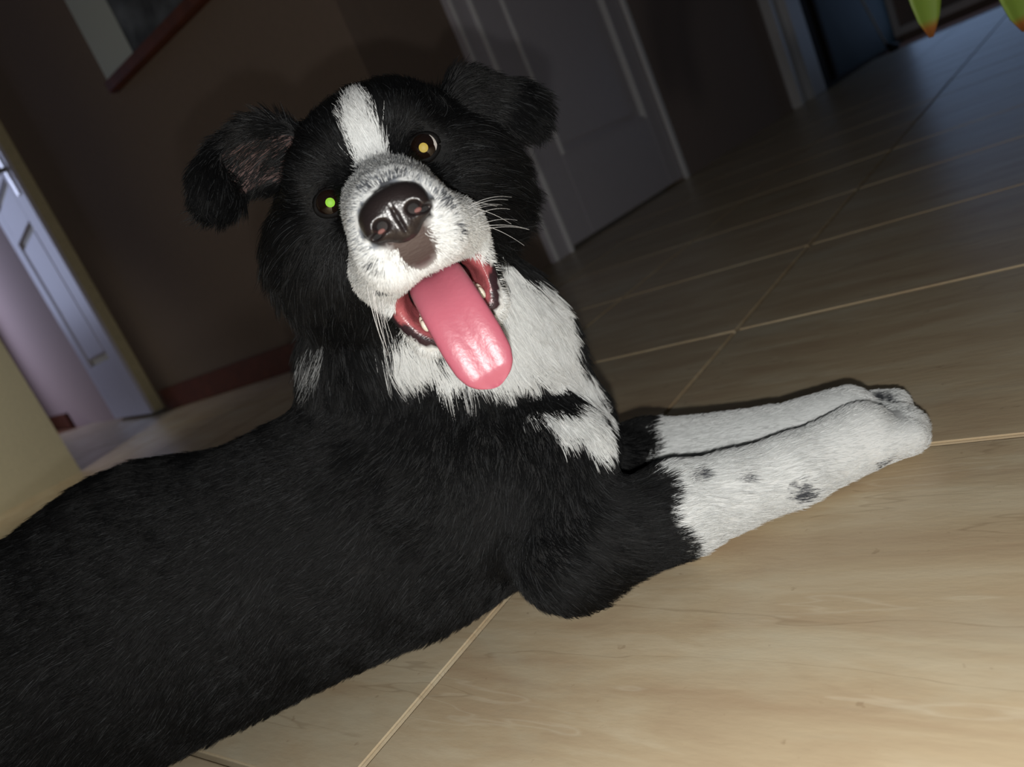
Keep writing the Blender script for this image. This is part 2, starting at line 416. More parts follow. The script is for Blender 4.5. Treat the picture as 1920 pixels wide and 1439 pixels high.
# near foreleg
cap((.0, .468, .085), (-.010, .438, .035), .042, .034, .016, .012, (-.2, -.1, -1), tag='arm')
cap((-.010, .438, .035), (.06, .438, .030), .034, .0275, .012, .010, (1, 0, -.25), tag='near_leg')
cap((.06, .438, .030), (.135, .436, .0235), .0275, .0205, .010, .0085, (1, -.1, -.35), tag='near_leg')
cap((.135, .436, .0225), (.185, .441, .0215), .0205, .0220, .010, .006, (1, 0, -.2), tag='near_leg')
for dy, dx in ((-.017, .0), (-.006, .008), (.006, .010), (.016, .004)):
    cap((.186, .443 + dy * .8, .020), (.207 + dx, .446 + dy, .0155), .0125, .0115, .0026, .005, (1, 0, -.3), tag='near_leg')
# far foreleg
cap((-.0, .59, .085), (-.02, .580, .036), .040, .032, .016, .012, (0, .1, -1), tag='arm')
cap((-.02, .580, .036), (.07, .535, .030), .031, .026, .012, .010, (1, -.3, -.25), tag='far_leg')
cap((.07, .535, .030), (.145, .497, .024), .026, .0195, .010, .0075, (1, -.5, -.25), tag='far_leg')
cap((.145, .497, .0225), (.196, .478, .0215), .0195, .0200, .005, .006, (1, -.5, -.2), tag='far_leg')
for dy, dx in ((-.008, -.004), (.0, .006), (.008, .010), (.016, .004)):
    cap((.195 + dy * .3, .479 + dy * .8, .020), (.219 + dx, .472 + dy, .0145), .0115, .0105, .0026, .005, (1, -.4, -.3), tag='far_leg')
# hind legs and tail
ell((-.44, .465, .075), (.075, .045, .075), .02, .016, (-.4, 0, -1))
cap((-.47, .45, .045), (-.51, .435, .03), .035, .025, .015, .012, (-.3, 0, -1))
cap((-.51, .435, .026), (-.42, .425, .022), .024, .020, .012, .010, (1, 0, -.3))
ell((-.43, .60, .080), (.075, .045, .075), .02, .016, (-.4, 0, -1))
cap((-.50, .63, .028), (-.40, .645, .022), .026, .020, .012, .010, (1, 0, -.3))
cap((-.49, .545, .09), (-.58, .60, .035), .028, .020, .02, .035, (-1, .5, -.4), tag='tail')
cap((-.58, .60, .035), (-.68, .70, .03), .020, .012, .02, .040, (-.7, .7, -.2), tag='tail')
# head
hell((.005, .055, .008), (.051, .058, .041), .012, .022, (0, .8, .5))
hell((0, .020, .012), (.038, .032, .026), .012, .010, (0, .7, .8))
for s in (-1, 1):
    hell((s * .025, .010, .013), (.015, .014, .011), .008, .012, (s * .5, .7, .7))
    hell((s * .035, .045, -.020), (.030, .040, .036), .014, .034, (s * .7, .6, -.6), tag='cheek')
    hell((s * .050, .062, -.022), (.022, .030, .034), .02, .042 if s < 0 else .030, (s * 1.0, .3, -.9), tag='cheek')
    hell((s * .026, .024, -.026), (.020, .025, .024), .012, .015, (s * .3, 1, -.2))
hcap((0, .012, -.016), (0, -.060, -.027), .027, .0215, .012, .0060, (0, 1, .15), tag='muzzle')
hell((0, -.071, -.028), (.018, .012, .015), .008, .003, (0, 1, .2), tag='muzzle')
for s in (-1, 1):
    hcap((s * .011, -.062, -.040), (s * .0205, -.020, -.044), .0145, .0160, .011, .0062, (s * .25, 1, -.35), tag='muzzle')
EYES = [at_dist(619, 380, .4235), at_dist(794, 277, .4235)]
ER = .0082
for e_ in EYES: ell(e_ - unit(e_ - CAM) * .004, (.0092, .0092, .0092), .004, 0, tag='socket', op='sub')
# lower jaw, cheek lips and the mouth cavity
hcap((0, .045, -.058), (0, -.022, -.096), .028, .0125, .010, .010, (0, 1, -.6), tag='jaw')
for s in (-1, 1):
    hcap((s * .0245, -.010, -.052), (s * .0180, -.012, -.086), .0105, .0090, .008, .006, (s * .5, 1, -.5), tag='lip')
RX = lambda a: np.array(Matrix.Rotation(math.radians(a), 3, 'X'))
hell((0, -.030, -.073), (.0225, .040, .0185), .003, 0, (0, 1, 0), RX(14), 'cavity', 'sub')
# ears
def axes(z, n):
    z = unit(z); n = np.array(n, float); n = unit(n - z * np.dot(n, z)); return np.stack([np.cross(n, z), n, z], 1)
EB_L, EM_L, ET_L = at_dist(556, 275, .468), at_dist(445, 305, .478), at_dist(388, 380, .462)
EB_R, EM_R, ET_R = at_dist(850, 180, .472), at_dist(930, 185, .480), at_dist(1008, 226, .472)
for (B, M_, T, nrm, w1) in ((EB_L, EM_L, ET_L, (-.25, -.75, -.6), .023), (EB_R, EM_R, ET_R, (.25, -.8, .5), .019)):
    z = M_ - B; ln = np.linalg.norm(z)
    ell(B + z * .45, (w1, .0085, ln * .66), .010, .013, z, axes(z, nrm), 'ear')
    z2 = T - M_; l2 = np.linalg.norm(z2)
    ell(M_ + z2 * .35, (.018, .007, l2 * .72), .008, .017, unit(z2) + np.array([0, 0, -.15]), axes(z2, nrm), 'ear')
_z = EM_L - EB_L; EAR_AX = axes(_z, (-.25, -.75, -.6))
ell(EB_L + _z * .55 + EAR_AX[:, 1] * .0085, (.0145, .0062, .028), .003, 0, _z, EAR_AX, 'ear_cup', 'sub')

def prim_sdf(p, P):
    if p['t'] == 'cap':
        pa = P - p['a'].astype(np.float32); ba = (p['b'] - p['a']).astype(np.float32)
        h = np.clip((pa @ ba) / np.float32(ba @ ba), 0, 1)
        return np.sqrt(((pa - h[..., None] * ba) ** 2).sum(-1)) - (p['ra'] + (p['rb'] - p['ra']) * h)
    q = (P - p['c'].astype(np.float32)) @ p['rot'].astype(np.float32)
    r = p['r'].astype(np.float32)
    k0 = np.sqrt(((q / r) ** 2).sum(-1)) + 1e-9; k1 = np.sqrt(((q / r ** 2) ** 2).sum(-1)) + 1e-9
    return k0 * (k0 - 1) / k1

VX = .0028
LO, HI = np.array([-.72, .26, -.01]), np.array([.25, .76, .42])
dims = np.ceil((HI - LO) / VX).astype(int)
F = np.full(dims, .08, np.float32)
ax_ = [(LO[i] + np.arange(dims[i]) * VX).astype(np.float32) for i in range(3)]
for p in sorted(prims, key=lambda q: q['op'] == 'sub'):
    if p['t'] == 'cap':
        lo = np.minimum(p['a'] - p['ra'], p['b'] - p['rb']); hi = np.maximum(p['a'] + p['ra'], p['b'] + p['rb'])
    else:
        e = np.sqrt(((p['rot'] * p['r']) ** 2).sum(1)); lo, hi = p['c'] - e, p['c'] + e
    i0 = np.maximum(((lo - .03 - LO) / VX).astype(int), 0); i1 = np.minimum(((hi + .03 - LO) / VX).astype(int) + 1, dims)
    if (i1 <= i0).any(): continue
    sl = tuple(slice(a, b) for a, b in zip(i0, i1))
    G = np.stack(np.meshgrid(*[ax_[i][sl[i]] for i in range(3)], indexing='ij'), -1)
    d = prim_sdf(p, G); f = F[sl]; k = p['k']
    if p['op'] == 'add':
        h = np.maximum(k - np.abs(f - d), 0) / k; F[sl] = np.minimum(f, d) - h * h * k * .25
    else:
        d = -d; h = np.maximum(k - np.abs(f - d), 0) / k; F[sl] = np.maximum(f, d) + h * h * k * .25
# flat where it lies on the floor
F = np.maximum(F, (.0035 - ax_[2])[None, None, :])

def surface_nets(F):
    s = F < 0
    n = np.array(F.shape) - 1
    cnt = np.zeros(n, np.int8)
    offs = [(i, j, k) for i in (0, 1) for j in (0, 1) for k in (0, 1)]
    for o in offs: cnt += s[o[0]:o[0] + n[0], o[1]:o[1] + n[1], o[2]:o[2] + n[2]]
    act = np.argwhere((cnt > 0) & (cnt < 8))
    idx = -np.ones(n, np.int64); idx[tuple(act.T)] = np.arange(len(act))
    acc = np.zeros((len(act), 3)); c = np.zeros(len(act))
    for a in range(3):
        for o in offs:
            if o[a]: continue
            o2 = list(o); o2[a] = 1
            f0 = F[tuple((act + o).T)]; f1 = F[tuple((act + o2).T)]
            m = (f0 < 0) != (f1 < 0)
            t = np.where(m, f0 / np.where(m, f0 - f1, 1), 0)
            pt = np.tile(np.array(o, float), (len(act), 1)); pt[:, a] = t
            acc[m] += pt[m]; c[m] += 1
    V = (act + acc / c[:, None]) * VX + LO
    quads = []
    for a in range(3):
        b_, c_ = (a + 1) % 3, (a + 2) % 3
        sl0 = [slice(1, -1)] * 3; sl1 = [slice(1, -1)] * 3
        sl0[a] = slice(0, -1); sl1[a] = slice(1, None)
        d0, d1 = s[tuple(sl0)], s[tuple(sl1)]
        e = np.argwhere(d0 != d1); fl = d0[tuple(e.T)]
        add = np.ones(3, int); add[a] = 0
        e = e + add
        eb, ec = np.zeros(3, int), np.zeros(3, int); eb[b_] = 1; ec[c_] = 1
        q = np.stack([idx[tuple((e - eb - ec).T)], idx[tuple((e - ec).T)], idx[tuple(e.T)], idx[tuple((e - eb).T)]], 1)
        q[~fl] = q[~fl][:, ::-1]
        quads.append(q)
    Q = np.concatenate(quads); Q = Q[(Q >= 0).all(1)]
    return V, Q
V, Q = surface_nets(F)
# one relaxation pass over the quads' corners
for _ in range(2):
    S_ = np.zeros_like(V); n_ = np.zeros(len(V))
    for a in range(4):
        np.add.at(S_, Q[:, a], V[Q[:, (a + 1) % 4]]); np.add.at(n_, Q[:, a], 1)
        np.add.at(S_, Q[:, a], V[Q[:, (a - 1) % 4]]); np.add.at(n_, Q[:, a], 1)
    V = V * .5 + .5 * S_ / np.maximum(n_, 1)[:, None]
bme = bpy.data.meshes.new('body')
bme.vertices.add(len(V)); bme.vertices.foreach_set('co', V.astype(np.float32).ravel())
bme.loops.add(len(Q) * 4); bme.loops.foreach_set('vertex_index', Q.astype(np.int32).ravel())
bme.polygons.add(len(Q)); bme.polygons.foreach_set('loop_start', np.arange(0, len(Q) * 4, 4, dtype=np.int32))
bme.update(); bme.validate()
bme.polygons.foreach_set('use_smooth', np.ones(len(bme.polygons), bool))
bvh = BVHTree.FromPolygons(V.tolist(), Q.tolist())
def hit(px, py):
    r = bvh.ray_cast(Vector(CAM), Vector(ray(px, py)))
    return np.array(r[0]) if r[0] is not None else at_dist(px, py, .48)

# ---- coat pattern: white where these say so
WHITE = [  # photo pixel on the coat, radius in metres
    (755, 638, .013), (725, 640, .009), (800, 650, .015), (850, 672, .016), (900, 680, .016),
    (985, 505, .014), (1005, 550, .020), (1000, 610, .024), (1020, 660, .020), (960, 670, .018), (1060, 680, .014), (930, 640, .02),
    (1085, 725, .015), (1105, 775, .015), (1120, 825, .014), (1055, 800, .012), (1015, 795, .009), (990, 790, .006),
    (955, 485, .012), (950, 530, .013), (955, 585, .014), (1048, 560, .014), (1062, 620, .016), (1085, 690, .014), (1118, 755, .013), (1135, 815, .012)]
BLAZE = [(hit(a, b), r) for a, b, r in ((671, 186, .0045), (675, 210, .0070), (684, 250, .0078), (694, 285, .0085), (706, 312, .0110))]
WP = [(hit(a, b), r) for a, b, r in WHITE]
BLACKP = [(hit(a, b), r) for a, b, r in ((990, 735, .013), (1030, 738, .008), (940, 735, .016), (960, 870, .03), (880, 780, .03))]
TUFT = hit(600, 645)
TICKS = [(hit(a, b), r) for a, b, r in ((1497, 925, .0055), (1505, 935, .004), (1393, 898, .0028), (1305, 890, .0042), (1652, 872, .0034), (1645, 742, .0050), (1660, 748, .004),
                                        (718, 545, .0030), (703, 497, .0024), (860, 430, .0030), (828, 375, .0035), (840, 390, .0025), (690, 350, .003), (745, 330, .003), (720, 340, .0025), (775, 345, .0025))]
def wob(P, s, a):
    return a * (np.sin(P[:, 0] * s + 1.3 * np.sin(P[:, 1] * s * 1.7)) + np.sin(P[:, 1] * s * 1.3 + P[:, 2] * s * .9 + 2) + np.sin(P[:, 2] * s * 1.6 + P[:, 0] * s * .5 + 4)) / 3
def coat(P):
    """rgb for points of the coat"""
    n = len(P); H = to_head(P); w = np.zeros(n, bool)
    Pj = P + rng.normal(size=P.shape) * .0012
    Hj = to_head(Pj) + np.stack([wob(P, 180, .003), wob(P, 150, .004), wob(P, 210, .003)], 1)
    hx, hy, hz = Hj.T
    onhead = (H[:, 1] < .10) & (H[:, 2] > -.125) & (np.abs(H[:, 0]) < .09)
    # blaze, leaning to the photo's right towards the crown
    for (c0, r0), (c1, r1) in zip(BLAZE[:-1], BLAZE[1:]):
        ba = c1 - c0; t = np.clip((Pj - c0) @ ba / (ba @ ba), 0, 1)
        w |= onhead & (((Pj - c0 - t[:, None] * ba) ** 2).sum(1) < (r0 + (r1 - r0) * t + wob(P, 300, .0012)) ** 2)
    # muzzle
    lim = np.where((hx > .008) & (hz < -.03) & (hx < .028), .004, -.016)
    w |= onhead & (hy < lim - .5 * np.clip(hz + .022, 0, .03)) & (hz < .002)
    w |= onhead & (hy < .03) & (hz < -.083)
    for c, r in WP: w |= ((Pj - c) ** 2).sum(1) < (r + wob(P, 130, .004)) ** 2
    for c, r in BLACKP: w &= ~(((Pj - c) ** 2).sum(1) < (r + wob(P, 130, .003)) ** 2)
    # white forelegs and chest
    lx = Pj[:, 0] + wob(P, 120, .006)
    w |= (lx > .056 + .15 * (Pj[:, 2] - .03)) & (Pj[:, 2] < .075) & (Pj[:, 1] < .49) & (Pj[:, 1] > .39)
    w |= (lx > .044 + .85 * (Pj[:, 2] - .012)) & (Pj[:, 2] < .075) & (Pj[:, 1] >= .49)
    col = np.where(w[:, None], np.array([.72, .735, .73]), np.array([.0042, .0044, .0048]))
    for c, r in TICKS:
        m = (((Pj - c) ** 2).sum(1) < (r * (1 + .5 * rng.random(n))) ** 2) & w & (rng.random(n) < .75)
        col[m] = (.07, .075, .085)
    tuft = (((P - TUFT) ** 2).sum(1) < .013 ** 2) & (rng.random(n) < .35)
    col[tuft] = (.30, .31, .31)
    # grizzled top of the muzzle
    g = onhead & w & (hz > -.034) & (hy < -.02) & (rng.random(n) < .17)
    col[g] = (.22, .24, .27)
    return col, w

NOSE_C = hw((0, -.079, -.0265))
CAV = [p for p in prims if p['tag'] == 'cavity'][0]
EARCUP = [p for p in prims if p['tag'] == 'ear_cup'][0]
def base_colors(P):
    col, w = coat(P)
    H = to_head(P)
    cv = prim_sdf(CAV, P.astype(np.float32))
    pink = (cv < .0022) | ((cv < .006) & (H[:, 2] > -.072) & (H[:, 1] > -.045))
    col[pink] = np.array([.34, .085, .095]) * (.75 + .4 * rng.random((int(pink.sum()), 1)))
    rim = ~pink & (cv < .0075) & (H[:, 2] < -.064)
    col[rim] = (.035, .018, .022)
    ce = prim_sdf(EARCUP, P.astype(np.float32)); m = ce < .0015
    col[m] = (.085, .052, .048)
    nl = (((P - NOSE_C) @ HM / np.array([.0165, .03, .0125])) ** 2).sum(1)
    col[nl < 1] = (.008, .007, .007)
    lipc = hw((0, -.080, -.042)); q = (((P - lipc) @ HM / np.array([.0120, .02, .0130])) ** 2).sum(1)
    k = np.clip(1.5 - q, 0, 1)[:, None]; col[:] = col * (1 - k) + np.array([.060, .042, .040]) * k
    m = q < .8
    return col, pink | rim | m
bc, skin = base_colors(V)
ca = bme.color_attributes.new('coat', 'FLOAT_COLOR', 'POINT')
ca.data.foreach_set('color', np.concatenate([bc, np.ones((len(bc), 1))], 1).astype(np.float32).ravel())
ra = bme.attributes.new('wet', 'FLOAT', 'POINT'); ra.data.foreach_set('value', skin.astype(np.float32))
def skin_material():
    m, nt, b = nodes('dog_skin'); N, L = nt.nodes, nt.links
    a = N.new('ShaderNodeAttribute'); a.attribute_name = 'coat'; L.new(a.outputs['Color'], b.inputs['Base Color'])
    q = N.new('ShaderNodeAttribute'); q.attribute_name = 'wet'
    r = N.new('ShaderNodeMapRange'); r.inputs['To Min'].default_value = .85; r.inputs['To Max'].default_value = .32
    L.new(q.outputs['Fac'], r.inputs['Value']); L.new(r.outputs[0], b.inputs['Roughness'])
    n = N.new('ShaderNodeTexNoise'); n.inputs['Scale'].default_value = 350; bp = N.new('ShaderNodeBump'); bp.inputs['Strength'].default_value = .3; bp.inputs['Distance'].default_value = .001
    L.new(n.outputs['Fac'], bp.inputs['Height']); L.new(bp.outputs[0], b.inputs['Normal'])
    return m
M_skin = skin_material()
dog = setp(empty('dog', (-.1, .53, 0)), 'black and white dog lying on the tiles with tongue out', 'dog')
body = link('body', bme, M_skin, dog)

# ---- fur
def fur_material(name, rough, spec):
    m, nt, b = nodes(name); N, L = nt.nodes, nt.links
    a = N.new('ShaderNodeAttribute'); a.attribute_name = 'tint'; L.new(a.outputs['Color'], b.inputs['Base Color'])
    b.inputs['Roughness'].default_value = rough; b.inputs['Specular IOR Level'].default_value = spec
    return m
M_fur_w = fur_material('white_fur', .6, .25)
M_fur_b = fur_material('black_fur', .48, .22)

def make_curves(name, pts, rad, tint, mat, parent):
    n, m, _ = pts.shape
    hc = bpy.data.hair_curves.new(name); hc.add_curves([m] * n)
    hc.attributes['position'].data.foreach_set('vector', pts.astype(np.float32).ravel())
    if 'radius' not in hc.attributes: hc.attributes.new('radius', 'FLOAT', 'POINT')
    hc.attributes['radius'].data.foreach_set('value', rad.astype(np.float32).ravel())
    t = hc.attributes.new('tint', 'FLOAT_COLOR', 'CURVE')
    t.data.foreach_set('color', np.concatenate([tint, np.ones((n, 1))], 1).astype(np.float32).ravel())
    hc.materials.append(mat)
    o = bpy.data.objects.new(name, hc); C.objects.link(o); o.parent = parent; o.matrix_parent_inverse = parent.matrix_world.inverted()
    return o

for e_, q_ in zip(EYES, ((619, 380), (794, 277))): print('eye', np.linalg.norm(e_ - CAM), np.linalg.norm(hit(*q_) - CAM))
NOSE_C = hw((0, -.079, -.0265))
def grow(nroots):
    A_, B_, C_, D_ = (V[Q[:, i]] for i in range(4))
    nrm = np.cross(C_ - A_, D_ - B_); area = np.linalg.norm(nrm, axis=1) / 2; nrm /= np.maximum(area[:, None] * 2, 1e-12)
    cen = (A_ + B_ + C_ + D_) / 4
    H = to_head(cen)
    dens = np.where((H[:, 1] < .11) & (H[:, 2] > -.13), 2.2, 1.0); dens = np.where((H[:, 1] < .0) & (H[:, 2] > -.10), 4.0, dens)          # finer hair on the head
    dens = np.where(cen[:, 0] < -.42, .5, dens)
    dens = np.where((cen[:, 0] > .03) & (cen[:, 2] < .07), 1.7, dens)
    dens[cen[:, 2] < .006] = 0
    pr = area * dens; pr /= pr.sum()
    fi = rng.choice(len(Q), nroots, p=pr)
    u, v = rng.random((2, nroots, 1))
    R0 = (A_[fi] * (1 - u) + B_[fi] * u) * (1 - v) + (D_[fi] * (1 - u) + C_[fi] * u) * v
    N0 = nrm[fi]
    # smooth the facet normals with the field's gradient
    gi = np.clip(((R0 - LO) / VX).round().astype(int), 2, dims - 3)
    g = np.stack([F[tuple((gi + 2 * e).T)] - F[tuple((gi - 2 * e).T)] for e in np.eye(3, dtype=int)], 1)
    g /= np.linalg.norm(g, axis=1)[:, None] + 1e-9
    N0 = g + .3 * N0; N0 /= np.linalg.norm(N0, axis=1)[:, None]
    D = []; ps = [p for p in prims if p['op'] == 'add']
    R32 = R0.astype(np.float32)
    for p in ps: D.append(prim_sdf(p, R32))
    D = np.stack(D, 1); W = np.exp(-np.clip(D - D.min(1, keepdims=True), 0, .1) / .006); W /= W.sum(1, keepdims=True)
    Ln = W @ np.array([p['len'] for p in ps]); Fl = W @ np.stack([p['flow'] for p in ps])
    tags = np.array([p['tag'] for p in ps])[D.argmin(1)]
    # no hair in the mouth, on the nose, on the eyeballs
    cv = prim_sdf(CAV, R32); Hh = to_head(R0)
    keep = cv > .004
    keep &= ~((cv < .008) & (Hh[:, 2] < -.064))
    nl = (R0 - NOSE_C) @ HM / np.array([.0168, .012, .0128]); keep &= (nl ** 2).sum(1) > 1
    ll = (R0 - hw((0, -.080, -.0425))) @ HM / np.array([.0070, .02, .0105]); keep &= (ll ** 2).sum(1) > 1
    for e in EYES:
        dd = np.sqrt(((R0 - e) ** 2).sum(1)); keep &= dd > .0090
        Ln = np.where(dd < .020, np.minimum(Ln, .0030 + .8 * np.clip(dd - .0090, 0, 1)), Ln)
    keep &= ~((prim_sdf(EARCUP, R32) < .002) & (rng.random(len(R0)) < .75))
    return [a[keep] for a in (R0, N0, Ln, Fl, tags)]

def lowfreq(P, s, seed):
    r = np.random.default_rng(seed); out = np.zeros_like(P)
    for _ in range(5):
        k = r.normal(size=(3, 3)) * s; ph = r.random(3) * 6.28
        out += np.sin(P @ k + ph) / 5
    return out
def strands(R0, N0, Ln, Fl, tags, npt=5):
    n = len(R0)
    Fl = Fl + lowfreq(R0, 90, 3) * .45 + rng.normal(size=(n, 3)) * .16
    T = Fl - N0 * (Fl * N0).sum(1)[:, None]; T /= np.linalg.norm(T, axis=1)[:, None] + 1e-6
    L = Ln * (.65 + .55 * rng.random(n))
    long_ = np.clip((Ln - .008) / .02, 0, 1)
    lift = (.42 - .10 * long_) + rng.normal(size=n) * .06
    lift = np.where(np.isin(tags, ['near_leg', 'far_leg']), .26 + rng.normal(size=n) * .06, lift)
    lift = np.where(tags == 'muzzle', .42 + rng.normal(size=n) * .08, lift)
    d0 = N0 * lift[:, None] * 1.5 + T; d0 /= np.linalg.norm(d0, axis=1)[:, None]
    d1 = T + N0 * (lift * .45)[:, None] + np.array([0, 0, -1.]) * (.45 * long_)[:, None] + rng.normal(size=(n, 3)) * .10
    d1 /= np.linalg.norm(d1, axis=1)[:, None]
    pts = np.zeros((n, npt, 3)); pts[:, 0] = R0 - N0 * .0008
    for k in range(1, npt):
        t = (k - .5) / (npt - 1); d = d0 * (1 - t) + d1 * t
        pts[:, k] = pts[:, k - 1] + d * (L / (npt - 1))[:, None]
    # locks: tips drawn to a neighbouring guide hair
    ng = max(n // 28, 1); gsel = rng.choice(n, ng, replace=False)
    kd = KDTree(ng)
    for i, gidx in enumerate(gsel): kd.insert(R0[gidx].tolist(), i)
    kd.balance()
    near = gsel[np.array([kd.find(p)[1] for p in R0.tolist()])]
    tt = np.linspace(0, 1, npt)[None, :, None]
    amt = (.25 + .45 * long_)[:, None, None] * tt ** 1.5
    pts = pts * (1 - amt) + (pts[near] + (R0 - R0[near])[:, None, :] * .35) * amt
    pts[:, :, 2] = np.maximum(pts[:, :, 2], .0015 + .0015 * rng.random((n, 1)))
    return pts
NH = 480000
R0, N0, Ln, Fl, tags = grow(NH)
tint, isw = coat(R0)
pts = strands(R0, N0, Ln, Fl, tags)
base_r = np.where(Ln > .011, .00016, .00012)
prof = np.array([1, 1, .85, .6, .15])
rad = base_r[:, None] * prof[None, :] * (.8 + .4 * rng.random((len(R0), 1)))
lum = tint.mean(1)
tint = tint * (.80 + .36 * rng.random((len(tint), 1)))
Hr = to_head(R0); gm = (lum < .03) & (rng.random(len(lum)) < np.where(Hr[:, 1] < .09, .07, .005)); tint[gm] = (.030, .032, .034)
wm = lum > .03
setp(make_curves('black_coat', pts[~wm], rad[~wm], tint[~wm], M_fur_b, dog), kind='stuff')
setp(make_curves('white_coat', pts[wm], rad[wm], tint[wm], M_fur_w, dog), kind='stuff')

# ---- eyes
M_eye = plain('dark_brown_eyeball', srgb(22, 13, 9), .06, .6, **{'Coat Weight': 1., 'Coat Roughness': .02})
M_white_eye = plain('eye_white', srgb(205, 200, 195), .15, .5)
M_lid = plain('black_eyelid', srgb(10, 9, 9), .75, .15)
def uv_sphere(name, c, r, mat, parent, scale=(1, 1, 1), rot=None, seg=32):
    bm = bmesh.new(); bmesh.ops.create_uvsphere(bm, u_segments=seg, v_segments=seg // 2, radius=r)
    me = bm_mesh(name, bm)
    Mx = np.eye(3) if rot is None else rot
    co = np.array([v.co for v in me.vertices]) * np.array(scale) @ Mx.T + c
    me.vertices.foreach_set('co', co.astype(np.float32).ravel()); me.update()
    return link(name, me, mat, parent, True)
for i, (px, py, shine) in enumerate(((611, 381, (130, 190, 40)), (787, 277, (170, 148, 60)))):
    c = EYES[i]
    s = -1 if i == 0 else 1
    eye = uv_sphere('eye', c, ER, M_eye, dog)
    g = unit(CAM - c)                          # both eyes look into the lens
    X_ = unit(np.cross(ZV, g)); Y_ = np.cross(g, X_)
    m = plain('pupil_reflex', srgb(*shine), .5, .3)  # torch eyeshine put into the pupil's own colour
    def disc(name, rr, lift, mat, cen=(0, 0)):
        vs = [c + g * (math.sqrt(ER ** 2 - (cen[0] ** 2 + cen[1] ** 2)) + lift) + X_ * cen[0] + Y_ * cen[1]]
        for ring in (1, 2, 3):
            for k in range(24):
                a = 2 * math.pi * k / 24; x, y = cen[0] + rr * ring / 3 * math.cos(a), cen[1] + rr * ring / 3 * math.sin(a)
                vs.append(c + X_ * x + Y_ * y + g * (math.sqrt(max(ER ** 2 - x * x - y * y, 0)) + lift))
        fs = [(0, 1 + k, 1 + (k + 1) % 24) for k in range(24)]
        for ring in (0, 1): fs += [(1 + ring * 24 + k, 1 + (ring + 1) * 24 + k, 1 + (ring + 1) * 24 + (k + 1) % 24, 1 + ring * 24 + (k + 1) % 24) for k in range(24)]
        return link(name, mesh(name, vs, fs), mat, eye, True)
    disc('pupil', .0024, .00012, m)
    # sliver of white at the photo-right rim
    vs, fs = [], []
    for k in range(9):
        a = math.radians(-48 + 96 * k / 8) - ROLL * .3
        for rr in (.0056 + .0014 * abs(k - 4) / 4, .0072):
            x, y = -rr * math.cos(a) * -1, rr * math.sin(a)
            vs.append(c - X_ * -x * 1 + Y_ * y + g * (math.sqrt(max(ER ** 2 - x * x - y * y, 0)) + .0002))
    for k in range(8): fs.append((2 * k, 2 * k + 1, 2 * k + 3, 2 * k + 2))
    link('eye_white', mesh('eye_white', vs, fs), M_white_eye, eye, True)
    # eyelid ring
    ring = []
    lid_pts = []
    for k in range(25):
        a = 2 * math.pi * k / 24
        x, y = .0080 * math.cos(a), .0060 * math.sin(a)
        lid_pts.append(c + HX * x + HU * y + g * (math.sqrt(max((ER + .0003) ** 2 - x * x * .9 - y * y, 0)) * .62 + .0002))
    tube('eyelid', lid_pts, .0017, M_lid, eye, 8, False)

# ---- nose
def nose_mesh():
    v = .0007; lo = np.array([-.021, -.018, -.020]); n_ = np.array([60, 46, 58])
    G = np.stack(np.meshgrid(*[lo[i] + np.arange(n_[i]) * v for i in range(3)], indexing='ij'), -1).astype(np.float32)
    def e(c, r):
        q = (G - np.array(c, np.float32)); r = np.array(r, np.float32)
        k0 = np.sqrt(((q / r) ** 2).sum(-1)) + 1e-9; k1 = np.sqrt(((q / r ** 2) ** 2).sum(-1)) + 1e-9
        return k0 * (k0 - 1) / k1
    def sm(a, b, k): h = np.maximum(k - np.abs(a - b), 0) / k; return np.minimum(a, b) - h * h * k / 4
    def sx(a, b, k): h = np.maximum(k - np.abs(a - b), 0) / k; return np.maximum(a, b) + h * h * k / 4
    f = e((0, .002, .003), (.0160, .0105, .0095))
    f = sm(f, e((0, .0015, -.006), (.0100, .0095, .0075)), .005)
    for s in (-1, 1):
        f = sm(f, e((s * .0095, -.001, -.001), (.0068, .0080, .0072)), .003)
        f = sx(f, -e((s * .0080, -.0085, -.0020), (.0034, .0066, .0030)), .0015)
        f = sx(f, -e((s * .0125, -.0060, -.0045), (.0035, .0050, .0014)), .0015)
    f = sx(f, -e((0, -.0110, -.006), (.0009, .0050, .0110)), .0015)
    return f, lo, v
f_, lo_, v_ = nose_mesh()
_F, _V, _L = F, VX, LO
VX, LO = v_, lo_
nv, nq = surface_nets(f_)
VX, LO = _V, _L
nv = (nv * np.array([.98, 1, .98])) @ HM.T + NOSE_C
nme = mesh('nose', nv, nq)
def nose_material():
    m, nt, b = nodes('black_nose_leather'); N, L = nt.nodes, nt.links
    b.inputs['Base Color'].default_value = srgb(34, 28, 28); b.inputs['Roughness'].default_value = .34; b.inputs['Specular IOR Level'].default_value = .55
    vo = N.new('ShaderNodeTexVoronoi'); vo.inputs['Scale'].default_value = 900
    tc = N.new('ShaderNodeTexCoord'); L.new(tc.outputs['Object'], vo.inputs['Vector'])
    bp = N.new('ShaderNodeBump'); bp.inputs['Strength'].default_value = .2; bp.inputs['Distance'].default_value = .0005
    L.new(vo.outputs['Distance'], bp.inputs['Height']); L.new(bp.outputs[0], b.inputs['Normal'])
    return m
nose = link('nose', nme, nose_material(), dog, True)
M_nostril = plain('pinkish_nostril', srgb(120, 84, 80), .7, .1)
for s in (-1, 1):
    uv_sphere('nostril', NOSE_C + hv((s * .0086, -.0030, -.0034)), .0019, M_nostril, nose, (1.1, .7, .6), HM, 16)

